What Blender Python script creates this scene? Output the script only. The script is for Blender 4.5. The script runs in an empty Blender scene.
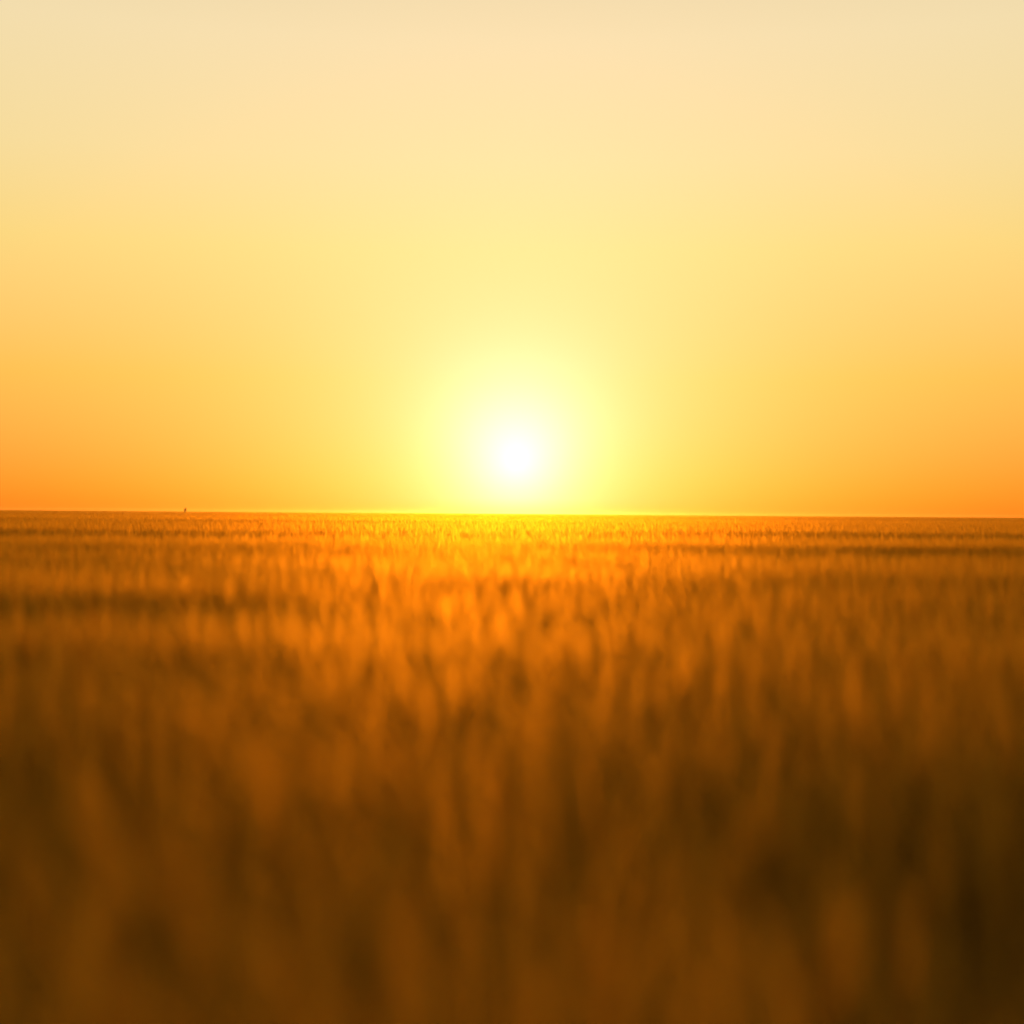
import bpy, bmesh, math, random
import numpy as np
from mathutils import Vector, Matrix

random.seed(7)
rng = np.random.default_rng(11)
R = math.radians
scene = bpy.context.scene
COL = scene.collection

# ------------------------------------------------------------------ camera data
FOV = R(40.0)
FPX = 512 / math.tan(FOV / 2)
EYE = 1.72                       # camera height
TOP = 0.84                       # mean height of the ripe crop
SUN_EL = math.atan(51.5 / FPX)
SUN_AZ = math.atan(4 / FPX)      # to the right of straight ahead
SUN_DIR = Vector((math.sin(SUN_AZ) * math.cos(SUN_EL), math.cos(SUN_AZ) * math.cos(SUN_EL), math.sin(SUN_EL)))


# ------------------------------------------------------------------ helpers
def new_mat(name):
    m = bpy.data.materials.new(name)
    m.use_nodes = True
    nt = m.node_tree
    nt.nodes.clear()
    out = nt.nodes.new('ShaderNodeOutputMaterial')
    return m, nt, out


def N(nt, kind, **kw):
    n = nt.nodes.new(kind)
    for k, v in kw.items():
        setattr(n, k, v)
    return n


def straw_material(name, c_dark, c_light, trans=0.5, gloss=0.25, rough=0.6):
    """thin backlit straw: diffuse + translucent + a soft waxy sheen"""
    m, nt, out = new_mat(name)
    geo = N(nt, 'ShaderNodeNewGeometry')
    mp = N(nt, 'ShaderNodeMapping')
    mp.inputs['Scale'].default_value = (0.16, 0.55, 0.5)
    nt.links.new(geo.outputs['Position'], mp.inputs['Vector'])
    n1 = N(nt, 'ShaderNodeTexNoise')
    n1.inputs['Scale'].default_value = 1.0
    n1.inputs['Detail'].default_value = 3.0
    nt.links.new(mp.outputs['Vector'], n1.inputs['Vector'])
    n2 = N(nt, 'ShaderNodeTexNoise')
    n2.inputs['Scale'].default_value = 22.0
    n2.inputs['Detail'].default_value = 2.0
    nt.links.new(geo.outputs['Position'], n2.inputs['Vector'])
    add = N(nt, 'ShaderNodeMath', operation='ADD')
    nt.links.new(n1.outputs['Fac'], add.inputs[0])
    nt.links.new(n2.outputs['Fac'], add.inputs[1])
    mr = N(nt, 'ShaderNodeMapRange')
    mr.inputs['From Min'].default_value = 0.7
    mr.inputs['From Max'].default_value = 1.3
    nt.links.new(add.outputs[0], mr.inputs['Value'])
    mix = N(nt, 'ShaderNodeMix', data_type='RGBA')
    nt.links.new(mr.outputs['Result'], mix.inputs['Factor'])
    mix.inputs[6].default_value = (*c_dark, 1)
    mix.inputs[7].default_value = (*c_light, 1)
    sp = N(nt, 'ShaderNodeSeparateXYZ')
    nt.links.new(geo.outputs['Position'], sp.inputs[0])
    hz = N(nt, 'ShaderNodeMapRange')                     # olive low on the plant, ripe above; also painted darker to shade bottom corners
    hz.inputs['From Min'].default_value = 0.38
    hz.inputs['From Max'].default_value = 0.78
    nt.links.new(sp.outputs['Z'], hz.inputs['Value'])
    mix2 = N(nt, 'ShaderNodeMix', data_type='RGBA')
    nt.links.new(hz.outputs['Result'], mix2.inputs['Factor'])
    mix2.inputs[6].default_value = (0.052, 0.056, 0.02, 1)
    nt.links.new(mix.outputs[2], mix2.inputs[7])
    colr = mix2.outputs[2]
    d = N(nt, 'ShaderNodeBsdfDiffuse')
    t = N(nt, 'ShaderNodeBsdfTranslucent')
    f = N(nt, 'ShaderNodeBsdfRefraction')            # light carried on through thin straw
    f.inputs['Roughness'].default_value = 0.75
    f.inputs['IOR'].default_value = 1.2
    g = N(nt, 'ShaderNodeBsdfGlossy')
    g.inputs['Roughness'].default_value = rough
    for s in (d, t, g, f):
        nt.links.new(colr, s.inputs['Color'])

    def mixed(fac, a, b):
        n = N(nt, 'ShaderNodeMixShader')
        n.inputs[0].default_value = fac
        nt.links.new(a.outputs[0], n.inputs[1])
        nt.links.new(b.outputs[0], n.inputs[2])
        return n
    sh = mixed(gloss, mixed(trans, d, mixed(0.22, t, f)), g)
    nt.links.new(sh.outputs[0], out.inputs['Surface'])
    return m


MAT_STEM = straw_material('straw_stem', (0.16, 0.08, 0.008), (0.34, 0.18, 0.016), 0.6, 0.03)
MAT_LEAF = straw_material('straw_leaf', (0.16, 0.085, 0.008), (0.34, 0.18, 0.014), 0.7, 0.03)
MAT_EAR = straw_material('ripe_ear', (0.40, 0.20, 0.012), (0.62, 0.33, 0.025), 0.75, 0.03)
MATS = [MAT_STEM, MAT_LEAF, MAT_EAR]


# ------------------------------------------------------------------ one wheat plant as arrays
class Geo:
    def __init__(self):
        self.v, self.f, self.m = [], [], []

    def ribbon(self, pts, wid, side, mat):
        b = len(self.v)
        for p, w in zip(pts, wid):
            self.v.append(p - side * w / 2)
            self.v.append(p + side * w / 2)
        for i in range(len(pts) - 1):
            k = b + 2 * i
            self.f.append((k, k + 1, k + 3, k + 2))
            self.m.append(mat)

    def tube(self, pts, rad, n, mat):
        b = len(self.v)
        for i, (p, r) in enumerate(zip(pts, rad)):
            d = pts[min(i + 1, len(pts) - 1)] - pts[max(i - 1, 0)]
            d = d / (np.linalg.norm(d) + 1e-9)
            a = np.cross(d, np.array([0.31, 0.95, 0.05]))
            a /= np.linalg.norm(a) + 1e-9
            c = np.cross(d, a)
            for k in range(n):
                t = 2 * math.pi * k / n
                self.v.append(p + r * (a * math.cos(t) + c * math.sin(t)))
        for i in range(len(pts) - 1):
            for k in range(n):
                k2 = (k + 1) % n
                self.f.append((b + i * n + k, b + i * n + k2, b + (i + 1) * n + k2, b + (i + 1) * n + k))
                self.m.append(mat)

    def arrays(self):
        return np.array(self.v, dtype=float), np.array(self.f, dtype=int), np.array(self.m, dtype=int)


def stem_curve(h, lean, droop, az, n=7):
    """points of a stem that leans and nods at its tip"""
    pts, p, ang = [], np.zeros(3), lean * 0.3
    seg = h / (n - 1)
    dirh = np.array([math.cos(az), math.sin(az), 0.0])
    pts.append(p.copy())
    for i in range(1, n):
        t = i / (n - 1)
        a = lean * (0.3 + 0.9 * t) + droop * max(0, t - 0.55) ** 1.5 * 2.0
        p = p + seg * (dirh * math.sin(a) + np.array([0, 0, math.cos(a)]))
        pts.append(p.copy())
    return pts, a, dirh


def ear_curve(p0, a0, dirh, length, bend, n=6):
    pts, p = [p0.copy()], p0.copy()
    for i in range(1, n):
        a = a0 + bend * i / (n - 1)
        p = p + length / (n - 1) * (dirh * math.sin(a) + np.array([0, 0, math.cos(a)]))
        pts.append(p.copy())
    return pts, a


def plant_parts(r, lod, wide=1.0):
    """returns Geo for stem, leaves and ear"""
    h = float(np.clip(r.normal(0.74, (0.05, 0.032, 0.03)[lod]), 0.55, 0.88))
    lean = r.uniform(0.02, 0.15)
    droop = r.uniform(0.05, 0.75) if r.random() < 0.8 else r.uniform(0.8, 1.6)
    az = r.uniform(0, 2 * math.pi)
    stem, leaf, ear = Geo(), Geo(), Geo()
    side_az = r.uniform(0, math.pi)
    side = np.array([math.cos(side_az), math.sin(side_az), 0])
    n = {0: 8, 1: 5, 2: 3}[lod]
    pts, a, dirh = stem_curve(h, lean, droop, az, n)
    if lod == 0:
        stem.tube(pts, np.linspace(0.0019, 0.0011, n), 4, 0)
    else:
        stem.ribbon(pts, np.linspace(0.004, 0.003, n) * wide, side, 0)
    L = r.uniform(0.065, 0.11)
    ne = {0: 7, 1: 4, 2: 3}[lod]
    ep, a2 = ear_curve(pts[-1], a, dirh, L, r.uniform(0.1, 0.7), ne)
    if lod == 0:
        ep2 = []
        for i in range(len(ep) - 1):
            for s in (0, 0.5):
                ep2.append(ep[i] * (1 - s) + ep[i + 1] * s)
        ep2.append(ep[-1])
        m = len(ep2)
        prof = [(0.35 + 0.65 * math.sin(math.pi * min(1, 0.12 + 0.95 * i / (m - 1)))) * 0.0062 * (1.12 if i % 2 else 0.8) for i in range(m)]
        prof[-1] = 0.001
        ear.tube(ep2, prof, 6, 2)
    elif lod == 1:
        ear.tube(ep, np.array([0.004, 0.0068, 0.006, 0.001]) * wide, 3, 2)
    else:
        s2 = np.array([math.cos(side_az + 1.2), math.sin(side_az + 1.2), 0])
        ear.ribbon(ep, np.array([0.010, 0.014, 0.003]) * wide, side, 2)
        ear.ribbon(ep, np.array([0.010, 0.014, 0.003]) * wide, s2, 2)
    # awns
    na = {0: 28, 1: 9, 2: 3}[lod]
    aw = {0: 0.0012, 1: 0.0024, 2: 0.006}[lod] * wide
    for k in range(na):
        t = (k + 0.5) / na
        q = t * (len(ep) - 1)
        i = min(int(q), len(ep) - 2)
        p = ep[i] * (1 - q + i) + ep[i + 1] * (q - i)
        d = ep[i + 1] - ep[i]
        d /= np.linalg.norm(d)
        th = r.uniform(0, 2 * math.pi)
        u = np.cross(d, np.array([0.2, 0.9, 0.1]))
        u /= np.linalg.norm(u)
        w = np.cross(d, u)
        rad = u * math.cos(th) + w * math.sin(th)
        L2 = r.uniform(0.07, 0.13)
        e1 = p + (d + 0.22 * rad) * L2 * 0.5
        e2 = e1 + (d + 0.34 * rad + np.array([0, 0, -0.10])) * L2 * 0.5
        sd = np.cross(d, rad)
        ear.ribbon([p, e1, e2], [aw, aw * 0.8, aw * 0.2], sd, 2)
    # leaves
    nl = {0: r.integers(0, 3), 1: 1, 2: 0}[lod]
    for k in range(nl):
        t = r.uniform(0.25, 0.65)
        q = t * (len(pts) - 1)
        i = min(int(q), len(pts) - 2)
        p = pts[i] * (1 - q + i) + pts[i + 1] * (q - i)
        th = r.uniform(0, 2 * math.pi)
        dh = np.array([math.cos(th), math.sin(th), 0])
        sd = np.array([-math.sin(th), math.cos(th), 0])
        Ll = r.uniform(0.12, 0.26)
        m = {0: 6, 1: 4, 2: 3}[lod]
        lp, ang = [p.copy()], r.uniform(0.1, 0.35)
        curl = r.uniform(0.3, 1.6)
        for j in range(1, m):
            p = p + Ll / (m - 1) * (dh * math.sin(ang) + np.array([0, 0, math.cos(ang)]))
            ang += curl / (m - 1)
            lp.append(p.copy())
        wd = np.array([math.sin(math.pi * (0.25 + 0.75 * j / (m - 1))) for j in range(m)]) * r.uniform(0.004, 0.008) * wide
        leaf.ribbon(lp, wd + 0.0006, sd, 1)
    return stem, leaf, ear


def merge(geos):
    vs, fs, ms, o = [], [], [], 0
    for g in geos:
        v, f, m = g if isinstance(g, tuple) else g.arrays()
        if len(f) == 0:
            continue
        vs.append(v)
        fs.append(f + o)
        ms.append(m)
        o += len(v)
    return np.concatenate(vs), np.concatenate(fs), np.concatenate(ms)


def to_mesh(name, v, f, m, mats):
    me = bpy.data.meshes.new(name)
    me.vertices.add(len(v))
    me.vertices.foreach_set('co', v.astype(np.float32).ravel())
    me.loops.add(f.size)
    me.loops.foreach_set('vertex_index', f.astype(np.int32).ravel())
    me.polygons.add(len(f))
    me.polygons.foreach_set('loop_start', np.arange(0, f.size, f.shape[1], dtype=np.int32))
    me.polygons.foreach_set('material_index', m.astype(np.int32))
    me.polygons.foreach_set('use_smooth', np.ones(len(f), dtype=bool))
    for x in mats:
        me.materials.append(x)
    me.update(calc_edges=True)
    return me


# ------------------------------------------------------------------ tiles of crop
def make_tile(name, size, count, lod, wide, seed, spread=1.0):
    r = np.random.default_rng(seed)
    variants = [merge(plant_parts(r, lod, wide)) for _ in range(24)]
    out = []
    for k in range(count):
        v, f, m = variants[r.integers(0, 24)]
        a = r.uniform(0, 2 * math.pi)
        # a light breeze from the right leans everything slightly to the left
        s = r.uniform(0.86, 1.1)
        sz = s * r.uniform(0.9, 1.08)
        c, sn = math.cos(a), math.sin(a)
        x = (v[:, 0] * c - v[:, 1] * sn) * s
        y = (v[:, 0] * sn + v[:, 1] * c) * s
        z = v[:, 2] * sz
        x = x - 0.26 * z * z
        px, py = r.uniform(-size / 2, size / 2, 2) * spread
        out.append((np.stack([x + px, y + py, z], 1), f, m))
    return to_mesh(name, *merge(out), MATS)


src = bpy.data.collections.new('crop_patches')       # sources of the field, placed by its node tree
tiles = []
LODS = [  # size, count, lod, wide, variants
    (0.5, 150, 0, 1.0, 6),
    (1.0, 560, 1, 0.95, 5),
    (3.0, 420, 2, 2.0, 3),
    (20.0, 2600, 2, 7.0, 2),
]
tile_index = []
for li, (size, count, lod, wide, nv) in enumerate(LODS):
    ids = []
    for k in range(nv):
        nm = 'crop_patch_%02d' % len(tiles)
        o = bpy.data.objects.new(nm, make_tile(nm, size, count, lod, wide, 100 * li + k, 1.15))
        src.objects.link(o)
        o['kind'] = 'stuff'
        ids.append(len(tiles))
        tiles.append(o)
    tile_index.append(ids)


# ------------------------------------------------------------------ lie of the land and of the crop
def smooth(t):
    t = np.clip(t, 0, 1)
    return t * t * (3 - 2 * t)


RIDGES = [  # start distance y at x=0, slope dy/dx, height, near run, far run, x centre, x width
    (8.0, 0.03, 0.035, 0.7, 3.0, -2.6, 2.4),
    (11.8, 0.02, 0.10, 0.8, 4.0, -4.4, 3.2),
    (16.8, -0.03, 0.035, 1.2, 5.0, 5.5, 4.5),
    (30.0, 0.01, 0.035, 1.6, 8.0, -10.0, 7.0),
    (32.0, -0.02, 0.09, 1.6, 9.0, 11.0, 8.5),
    (52.0, 0.015, 0.13, 2.4, 16.0, -18.0, 15.0),
    (62.0, -0.02, 0.13, 2.6, 18.0, 22.0, 17.0),
    (120.0, 0.02, 0.08, 5.0, 40.0, -30.0, 45.0),
]


def crop_scale(x, y):
    h = np.ones_like(x)
    for y0, sl, a, nr, fr, xc, xw in RIDGES:
        d = y - (y0 + sl * x + 0.35 * np.sin(x * 0.9 / max(1, xw / 4) + y0) * nr)
        up = smooth(d / nr + 0.5)
        down = 1 - smooth((d - nr) / fr)
        dip = -0.6 * smooth((d + nr * 3.5) / (nr * 3)) * (1 - smooth(d / nr + 0.5))
        fx = np.exp(-((x - xc) / xw) ** 2)
        h += a * fx * (up * down + dip) / TOP
    h += 0.018 * np.sin(x * 0.7 + 1.3 * np.sin(y * 0.31)) * np.sin(y * 0.53 + 0.8)
    # invented low strip in the near crop, shaped so bottom corners fall in shade
    h *= 1 - 0.26 * smooth((4.9 - y) / 2.4) * (0.02 + 0.98 * smooth((np.abs(x + 0.1) - 0.3) / 1.3))
    return h


pts, rot, scl, idx = [], [], [], []


def fill(li, y0, y1, k, pad):
    size = LODS[li][0]
    ys = np.arange(math.floor(y0 / size) * size, y1, size)
    for y in ys:
        if y < y0 - 1e-6:
            continue
        w = pad + k * abs(y)
        xs = np.arange(-math.ceil(w / size) * size, w + size, size)
        for x in xs:
            jx, jy = rng.uniform(-0.12, 0.12, 2) * size
            pts.append((x + jx, y + size / 2 + jy, 0.0))
            rot.append(rng.normal(0, 0.22) - 1.15 * float(smooth((x / 2.2 + 0.35) / 1.3)) * math.exp(-max(0, y) / 25))   # the breeze eddies: crop on the right bows away
            scl.append(1.0)
            idx.append(tile_index[li][rng.integers(0, len(tile_index[li]))])


fill(0, 0.5, 9.0, 0.6, 3.0)
fill(1, 9.0, 42.0, 0.55, 4.0)
fill(2, 42.0, 240.0, 0.48, 6.0)
fill(3, 240.0, 1500.0, 0.42, 40.0)
P = np.array(pts)
S = crop_scale(P[:, 0], P[:, 1])

me = bpy.data.meshes.new('wheat_field')
me.vertices.add(len(P))
me.vertices.foreach_set('co', P.astype(np.float32).ravel())
at = me.attributes.new('turn', 'FLOAT', 'POINT'); at.data.foreach_set('value', np.array(rot, dtype=np.float32))
at = me.attributes.new('tall', 'FLOAT', 'POINT'); at.data.foreach_set('value', S.astype(np.float32))
at = me.attributes.new('pick', 'INT', 'POINT'); at.data.foreach_set('value', np.array(idx, dtype=np.int32))
field = bpy.data.objects.new('wheat_field', me)
COL.objects.link(field)
field['kind'] = 'stuff'
field['label'] = 'ripe golden wheat field stretching flat to the horizon under the low sun'
field['category'] = 'wheat'

ng = bpy.data.node_groups.new('sow_crop', 'GeometryNodeTree')
ng.interface.new_socket('Geometry', in_out='INPUT', socket_type='NodeSocketGeometry')
ng.interface.new_socket('Geometry', in_out='OUTPUT', socket_type='NodeSocketGeometry')
gi = ng.nodes.new('NodeGroupInput'); go = ng.nodes.new('NodeGroupOutput')
ci = ng.nodes.new('GeometryNodeCollectionInfo')
ci.inputs['Collection'].default_value = src
ci.inputs['Separate Children'].default_value = True
ci.inputs['Reset Children'].default_value = True
iop = ng.nodes.new('GeometryNodeInstanceOnPoints')
iop.inputs['Pick Instance'].default_value = True


def named(n, t):
    a = ng.nodes.new('GeometryNodeInputNamedAttribute')
    a.data_type = t
    a.inputs['Name'].default_value = n
    return a


aturn, atall, apick = named('turn', 'FLOAT'), named('tall', 'FLOAT'), named('pick', 'INT')
cr = ng.nodes.new('ShaderNodeCombineXYZ'); cs = ng.nodes.new('ShaderNodeCombineXYZ')
cs.inputs[0].default_value = 1; cs.inputs[1].default_value = 1
ng.links.new(aturn.outputs[0], cr.inputs[2])
ng.links.new(atall.outputs[0], cs.inputs[2])
ng.links.new(gi.outputs[0], iop.inputs['Points'])
ng.links.new(ci.outputs[0], iop.inputs['Instance'])
ng.links.new(apick.outputs[0], iop.inputs['Instance Index'])
ng.links.new(cr.outputs[0], iop.inputs['Rotation'])
ng.links.new(cs.outputs[0], iop.inputs['Scale'])
ng.links.new(iop.outputs[0], go.inputs[0])
md = field.modifiers.new('sow', 'NODES')
md.node_group = ng

# ------------------------------------------------------------------ single ears that stand out of the crop in front
def link_part(name, g, parent, mat):
    v, f, mm = g.arrays()
    o = bpy.data.objects.new(name, to_mesh(name, v, f, np.zeros(len(f), dtype=int), [mat]))
    COL.objects.link(o)
    o.parent = parent
    return o


def at(px, py, d):
    """the point at distance d ahead that the photograph shows at a pixel"""
    return np.array([(px - 512) / FPX * d, d, EYE - (py - 515) / FPX * d])


def single_stalk(label, base, neck, tip, d, r, nleaf=1):
    """stem rises from base to neck (pixels), the ear runs on from neck to tip"""
    d *= 1.42
    pn = at(*neck, d)
    pt = at(*tip, d + r.uniform(-0.03, 0.03))
    pb = at(*base, d + 0.05)
    pb[2] = 0.0
    root = bpy.data.objects.new('wheat_stalk', None)
    root.empty_display_size = 0.1
    root.location = pb
    COL.objects.link(root)
    root['label'] = label
    root['category'] = 'wheat'
    root['group'] = 'ears standing out of the crop in front'
    pn, pt = pn - pb, pt - pb
    # stem: a smooth curve whose end runs in the direction of the ear
    L = np.linalg.norm(pn)
    c1 = np.array([0, 0, L * 0.55])
    ear_dir = (pt - pn) / np.linalg.norm(pt - pn)
    c2 = pn - ear_dir * L * 0.16
    ts = np.linspace(0, 1, 14)
    sp = [3 * (1 - t) ** 2 * t * c1 + 3 * (1 - t) * t * t * c2 + t ** 3 * pn for t in ts]
    g = Geo(); g.tube(sp, np.linspace(0.0021, 0.0013, 14), 5, 0)
    link_part('stem', g, root, MAT_STEM)
    g = Geo()
    m = 17
    ep = []
    for i in range(m):
        t = i / (m - 1)
        ep.append(pn + (pt - pn) * t + np.array([0, 0, -0.010 * math.sin(math.pi * t) * -1]))
    prof = [(0.35 + 0.65 * math.sin(math.pi * min(1, 0.12 + 0.95 * i / (m - 1)))) * 0.0088 * (1.14 if i % 2 else 0.78) for i in range(m)]
    prof[-1] = 0.001
    g.tube(ep, prof, 7, 0)
    ear = link_part('ear', g, root, MAT_EAR)
    g = Geo()
    for k in range(46):
        q = (k + 0.5) / 46 * (m - 1)
        i = min(int(q), m - 2)
        p = ep[i] * (1 - q + i) + ep[i + 1] * (q - i)
        dd = ep[i + 1] - ep[i]
        dd = dd / np.linalg.norm(dd)
        u = np.cross(dd, np.array([0.2, 0.9, 0.1])); u /= np.linalg.norm(u)
        w_ = np.cross(dd, u)
        th = r.uniform(0, 2 * math.pi)
        rad = u * math.cos(th) + w_ * math.sin(th)
        L2 = r.uniform(0.06, 0.10)
        e1 = p + (dd + 0.22 * rad) * L2 * 0.5
        e2 = e1 + (dd + 0.34 * rad + np.array([0, 0, -0.12])) * L2 * 0.5
        g.ribbon([p, e1, e2], [0.0018, 0.0014, 0.0004], np.cross(dd, rad), 0)
    aw = link_part('awns', g, ear, MAT_EAR)
    for k in range(nleaf):
        g = Geo()
        i = int(r.integers(6, 10))
        th = r.uniform(0, 2 * math.pi)
        dh = np.array([math.cos(th), math.sin(th), 0]); sd = np.array([-math.sin(th), math.cos(th), 0])
        p, ang, lp = sp[i].copy(), 0.3, [sp[i].copy()]
        for j in range(1, 8):
            p = p + 0.026 * (dh * math.sin(ang) + np.array([0, 0, math.cos(ang)]))
            ang += 0.24
            lp.append(p.copy())
        g.ribbon(lp, [0.0085 * math.sin(math.pi * (0.25 + 0.75 * j / 7)) + 0.0006 for j in range(8)], sd, 0)
        link_part('leaf', g, root, MAT_LEAF)
    return root


rs = np.random.default_rng(5)
STALKS = [  # label, base, neck, tip (pixels), distance
    ('pale wheat ear bowing over to the left, nearest the dark bottom left corner', (225, 1100), (200, 900), (132, 866), 1.95),
    ('wheat ear leaning left just under the bowing ear at lower left', (150, 1100), (128, 968), (104, 922), 1.80),
    ('small wheat ear tilted left among the crop, above the bowing ear at lower left', (255, 1000), (228, 838), (205, 800), 2.4),
    ('wheat ear nodding left, halfway up the crop and left of the sun', (440, 980), (420, 800), (378, 768), 2.3),
    ('bright upright wheat ear in the crop straight below the sun', (512, 1000), (503, 842), (488, 798), 2.2),
    ('wheat ear reaching up from the bottom edge, left of the sun', (310, 1120), (300, 992), (280, 950), 1.75),
    ('glowing orange wheat ear cut by the bottom edge, right of the sun', (628, 1130), (620, 1018), (600, 980), 1.7),
    ('wheat ear leaning left at lower right, right of the glowing bottom ear', (735, 1080), (715, 962), (684, 928), 1.85),
]
for lab, b_, n_, t_, d_ in STALKS:
    single_stalk(lab, b_, n_, t_, d_, rs)

# ------------------------------------------------------------------ the lone small tree on the horizon
def bark_material():
    m, nt, out = new_mat('tree_bark')
    b = N(nt, 'ShaderNodeBsdfPrincipled')
    nz = N(nt, 'ShaderNodeTexNoise'); nz.inputs['Scale'].default_value = 14
    cr = N(nt, 'ShaderNodeValToRGB')
    cr.color_ramp.elements[0].color = (0.03, 0.02, 0.012, 1); cr.color_ramp.elements[1].color = (0.11, 0.075, 0.045, 1)
    nt.links.new(nz.outputs['Fac'], cr.inputs['Fac']); nt.links.new(cr.outputs['Color'], b.inputs['Base Color'])
    b.inputs['Roughness'].default_value = 0.9
    nt.links.new(b.outputs[0], out.inputs['Surface'])
    return m


def foliage_material():
    m, nt, out = new_mat('tree_leaves')
    geo = N(nt, 'ShaderNodeNewGeometry')
    nz = N(nt, 'ShaderNodeTexNoise'); nz.inputs['Scale'].default_value = 3
    nt.links.new(geo.outputs['Position'], nz.inputs['Vector'])
    cr = N(nt, 'ShaderNodeValToRGB')
    cr.color_ramp.elements[0].color = (0.04, 0.05, 0.015, 1); cr.color_ramp.elements[1].color = (0.11, 0.10, 0.03, 1)
    nt.links.new(nz.outputs['Fac'], cr.inputs['Fac'])
    d = N(nt, 'ShaderNodeBsdfDiffuse'); t = N(nt, 'ShaderNodeBsdfTranslucent'); x = N(nt, 'ShaderNodeMixShader')
    x.inputs[0].default_value = 0.4
    nt.links.new(cr.outputs['Color'], d.inputs['Color']); nt.links.new(cr.outputs['Color'], t.inputs['Color'])
    nt.links.new(d.outputs[0], x.inputs[1]); nt.links.new(t.outputs[0], x.inputs[2]); nt.links.new(x.outputs[0], out.inputs['Surface'])
    return m


TD = 600.0                       # a young tree far out across the field
tree = bpy.data.objects.new('small_tree', None)
tree.scale = (1.25, 1.25, 1.06)
tree.location = ((185 - 512) / FPX * TD, TD, 0)
COL.objects.link(tree)
tree['label'] = 'tiny dark lone tree standing up on the horizon left of the sun'
tree['category'] = 'tree'
rt = np.random.default_rng(3)
g = Geo()
trunk = [np.array([0.04 * math.sin(2 * t), 0.03 * t, 2.45 * t]) for t in np.linspace(0, 1, 8)]
g.tube(trunk, np.linspace(0.11, 0.03, 8), 8, 0)
tips = []
for k in range(9):
    i = int(rt.integers(3, 7)); th = k * 2.4
    p0 = trunk[i]; dh = np.array([math.cos(th), math.sin(th), 0.9])
    Lb = rt.uniform(0.25, 0.42)
    lp = [p0, p0 + dh * Lb * 0.5, p0 + dh * Lb + np.array([0, 0, 0.08])]
    g.tube(lp, [0.03, 0.02, 0.008], 5, 0)
    tips.append(lp[-1])
link_part('trunk', g, tree, bark_material())
g = Geo()
for k in range(1500):
    c = tips[int(rt.integers(0, 9))] if rt.random() < 0.75 else np.array([0, 0, 2.15])
    p = c + rt.normal(0, 1, 3) * np.array([0.15, 0.15, 0.26])
    p[2] = min(max(p[2], 0.9), 2.95)
    a = rt.normal(0, 1, 3); a /= np.linalg.norm(a)
    b_ = np.cross(a, rt.normal(0, 1, 3)); b_ /= np.linalg.norm(b_)
    g.ribbon([p - a * 0.04, p, p + a * 0.04], [0.01, 0.045, 0.008], b_, 0)
link_part('crown', g, tree, foliage_material())

# ------------------------------------------------------------------ ground
m, nt, out = new_mat('field_soil')
geo = N(nt, 'ShaderNodeNewGeometry')
nz = N(nt, 'ShaderNodeTexNoise'); nz.inputs['Scale'].default_value = 3.0; nz.inputs['Detail'].default_value = 6
nt.links.new(geo.outputs['Position'], nz.inputs['Vector'])
cr_ = N(nt, 'ShaderNodeValToRGB')
cr_.color_ramp.elements[0].color = (0.035, 0.022, 0.010, 1); cr_.color_ramp.elements[0].position = 0.3
cr_.color_ramp.elements[1].color = (0.12, 0.075, 0.03, 1); cr_.color_ramp.elements[1].position = 0.75
nt.links.new(nz.outputs['Fac'], cr_.inputs['Fac'])
b = N(nt, 'ShaderNodeBsdfDiffuse'); b.inputs['Roughness'].default_value = 0.8
nt.links.new(cr_.outputs['Color'], b.inputs['Color'])
bp = N(nt, 'ShaderNodeBump'); bp.inputs['Strength'].default_value = 0.6; bp.inputs['Distance'].default_value = 0.04
nt.links.new(nz.outputs['Fac'], bp.inputs['Height']); nt.links.new(bp.outputs[0], b.inputs['Normal'])
nt.links.new(b.outputs[0], out.inputs['Surface'])
MAT_SOIL = m
gm = bpy.data.meshes.new('ground')
bm = bmesh.new()
GX, GY0, GY1 = 1400, -300, 1600
bmesh.ops.create_grid(bm, x_segments=60, y_segments=60, size=1)
for v in bm.verts:
    v.co.x *= GX
    v.co.y = GY0 + (v.co.y + 1) / 2 * (GY1 - GY0)
bm.to_mesh(gm); bm.free()
gm.materials.append(MAT_SOIL)
ground = bpy.data.objects.new('ground', gm)
COL.objects.link(ground)
ground['kind'] = 'structure'
ground['label'] = 'flat brown field soil under the standing wheat'
ground['category'] = 'ground'

# ------------------------------------------------------------------ haze
m, nt, out = new_mat('evening_haze')
pv = N(nt, 'ShaderNodeVolumePrincipled')
pv.inputs['Color'].default_value = (0.95, 0.74, 0.35, 1)
pv.inputs['Density'].default_value = 0.00004
pv.inputs['Anisotropy'].default_value = 0.85
nt.links.new(pv.outputs[0], out.inputs['Volume'])
hm = bpy.data.meshes.new('haze')
bm = bmesh.new()
bmesh.ops.create_cube(bm, size=1)
for v in bm.verts:
    v.co.x *= 2 * GX + 100
    v.co.y = (GY0 - 50) if v.co.y < 0 else (GY1 + 50)
    v.co.z = -1.0 if v.co.z < 0 else 3.3
bm.to_mesh(hm); bm.free()
hm.materials.append(m)
haze = bpy.data.objects.new('haze', hm)
COL.objects.link(haze)
haze['kind'] = 'stuff'
haze['label'] = 'thin golden evening haze lying over the field'
haze['category'] = 'haze'

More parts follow.
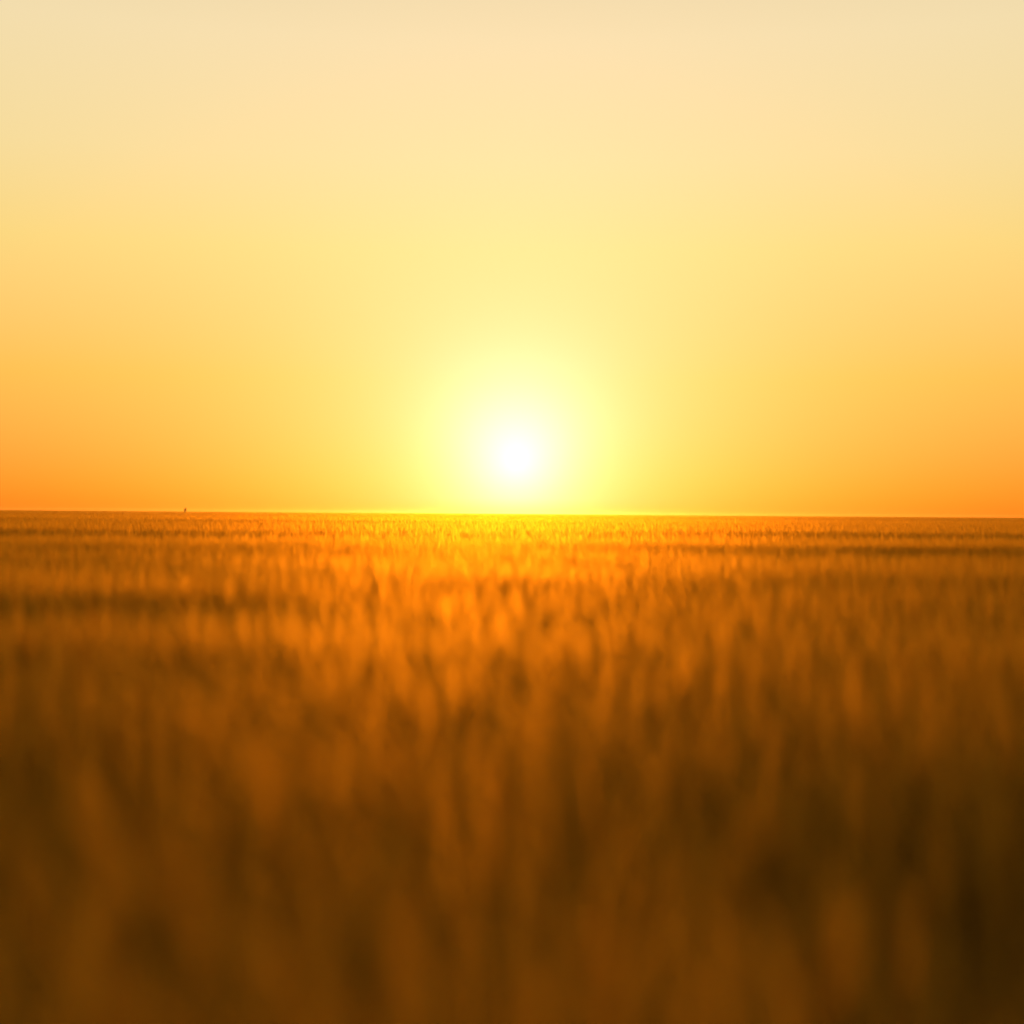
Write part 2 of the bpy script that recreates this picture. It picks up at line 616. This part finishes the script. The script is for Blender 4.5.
# ------------------------------------------------------------------ world
w = bpy.data.worlds.new('World'); scene.world = w
w.use_nodes = True
nt = w.node_tree
nt.nodes.clear()
wo = N(nt, 'ShaderNodeOutputWorld')
bg = N(nt, 'ShaderNodeBackground')
SKY = 0.05
bg.inputs['Strength'].default_value = SKY
sky = N(nt, 'ShaderNodeTexSky', sky_type='NISHITA')
sky.sun_disc = False
sky.sun_elevation = SUN_EL
sky.sun_rotation = SUN_AZ
sky.altitude = 0
sky.air_density = 1.0
sky.dust_density = 1.0
sky.ozone_density = 1.0
tc = N(nt, 'ShaderNodeTexCoord')
nrm = N(nt, 'ShaderNodeVectorMath', operation='NORMALIZE')
nt.links.new(tc.outputs['Generated'], nrm.inputs[0])
sep = N(nt, 'ShaderNodeSeparateXYZ')
nt.links.new(nrm.outputs[0], sep.inputs[0])
asn = N(nt, 'ShaderNodeMath', operation='ARCSINE')
nt.links.new(sep.outputs['Z'], asn.inputs[0])


def math_node(op, a, b=None):
    n = N(nt, 'ShaderNodeMath', operation=op)
    for i, q in enumerate((a, b)):
        if q is None:
            continue
        if isinstance(q, (int, float)):
            n.inputs[i].default_value = q
        else:
            nt.links.new(q, n.inputs[i])
    return n.outputs[0]


def sky_ramp(val_deg, top, stops):
    """colour over an angle in degrees, 0..top"""
    f = math_node('DIVIDE', val_deg, float(top))
    r = N(nt, 'ShaderNodeValToRGB')
    el = r.color_ramp.elements
    while len(el) < len(stops):
        el.new(0.5)
    for e, (p, c) in zip(el, stops):
        e.position = p / top
        e.color = (*c, 1)
    nt.links.new(f, r.inputs['Fac'])
    return r.outputs['Color']


def vmath(op, a, b):
    n = N(nt, 'ShaderNodeVectorMath', operation=op)
    for i, q in enumerate((a, b)):
        if isinstance(q, tuple):
            n.inputs[i].default_value = q
        else:
            nt.links.new(q, n.inputs[i])
    return n.outputs[0]


elev = math_node('MULTIPLY', asn.outputs[0], 180 / math.pi)
dotn = N(nt, 'ShaderNodeVectorMath', operation='DOT_PRODUCT')
nt.links.new(nrm.outputs[0], dotn.inputs[0]); dotn.inputs[1].default_value = SUN_DIR
away = math_node('MULTIPLY', math_node('ARCCOSINE', math_node('MINIMUM', dotn.outputs['Value'], 0.999999)), 180 / math.pi)
# thick evening air: a pale veil that thins into orange towards the horizon (values as displayed at exposure +1)
veil = sky_ramp(elev, 90, [(0, (.62, .12, .014)), (2, (.66, .205, .016)), (5.4, (.74, .37, .007)), (10.5, (.78, .565, .115)),
                          (14, (.79, .62, .235)),
                          (18.5, (.80, .65, .33)), (35, (.5, .42, .30)), (90, (.25, .25, .24))])
# the sun's aureole, reddened where it sinks into the air near the ground
k = math_node('MULTIPLY', math_node('EXPONENT', math_node('MULTIPLY', math_node('POWER', math_node('DIVIDE', away, 2.15), 1.2), -1.0)), 1.3)
thin = sky_ramp(elev, 10, [(0, (1, .95, .38)), (0.6, (1, 1, .65)), (2.2, (1, 1, .72)), (6, (1, 1, 1))])
core = N(nt, 'ShaderNodeVectorMath', operation='SCALE')
nt.links.new(vmath('MULTIPLY', thin, (1, .84, 1)), core.inputs[0]); nt.links.new(k, core.inputs['Scale'])
tot = vmath('ADD', veil, core.outputs[0])
k2 = math_node('MULTIPLY', math_node('EXPONENT', math_node('MULTIPLY', math_node('POWER', math_node('DIVIDE', away, 8.6), 1.7), -1.0)), 0.20)
glow = N(nt, 'ShaderNodeVectorMath', operation='SCALE')
nt.links.new(vmath('MULTIPLY', thin, (1, .7, 1)), glow.inputs[0]); nt.links.new(k2, glow.inputs['Scale'])
tot = vmath('ADD', tot, glow.outputs[0])
tot = vmath('MULTIPLY', tot, (0.5 / SKY,) * 3)
nish = vmath('MULTIPLY', sky.outputs[0], (0.44, 0.36, 0.5))
tot = vmath('ADD', tot, nish)
nt.links.new(tot, bg.inputs['Color'])
nt.links.new(bg.outputs[0], wo.inputs['Surface'])

sl = bpy.data.lights.new('sun', 'SUN')
sl.energy = 2.4
sl.angle = R(0.53)
sl.color = (1.0, 0.40, 0.06)
so = bpy.data.objects.new('sun', sl)
so.rotation_euler = (-SUN_DIR).to_track_quat('-Z', 'Y').to_euler()
so.location = (0, 30, 20)
COL.objects.link(so)

# ------------------------------------------------------------------ camera
cd = bpy.data.cameras.new('camera')
cd.sensor_width = 36; cd.sensor_fit = 'HORIZONTAL'
cd.angle = FOV
cd.clip_start = 0.05; cd.clip_end = 20000
cd.dof.use_dof = True
cd.dof.focus_distance = 3000.0
cd.dof.aperture_fstop = 0.23
cd.dof.aperture_ratio = 3.0
cam = bpy.data.objects.new('camera', cd)
cam.location = (0, 0, EYE)
pitch = math.atan(1.2 / FPX)
cam.matrix_world = Matrix.Translation((0, 0, EYE)) @ (Matrix.Rotation(R(90) + pitch, 4, 'X')) @ Matrix.Rotation(R(0.43), 4, 'Z')
COL.objects.link(cam)
scene.camera = cam

vs = scene.view_settings
vs.view_transform = 'Standard'; vs.look = 'None'; vs.gamma = 1.0; vs.exposure = 1.0
vs.use_curve_mapping = False
cy = scene.cycles
cy.use_denoising = True
cy.max_bounces = 10; cy.diffuse_bounces = 8; cy.glossy_bounces = 2; cy.transmission_bounces = 8
cy.volume_bounces = 0; cy.transparent_max_bounces = 8
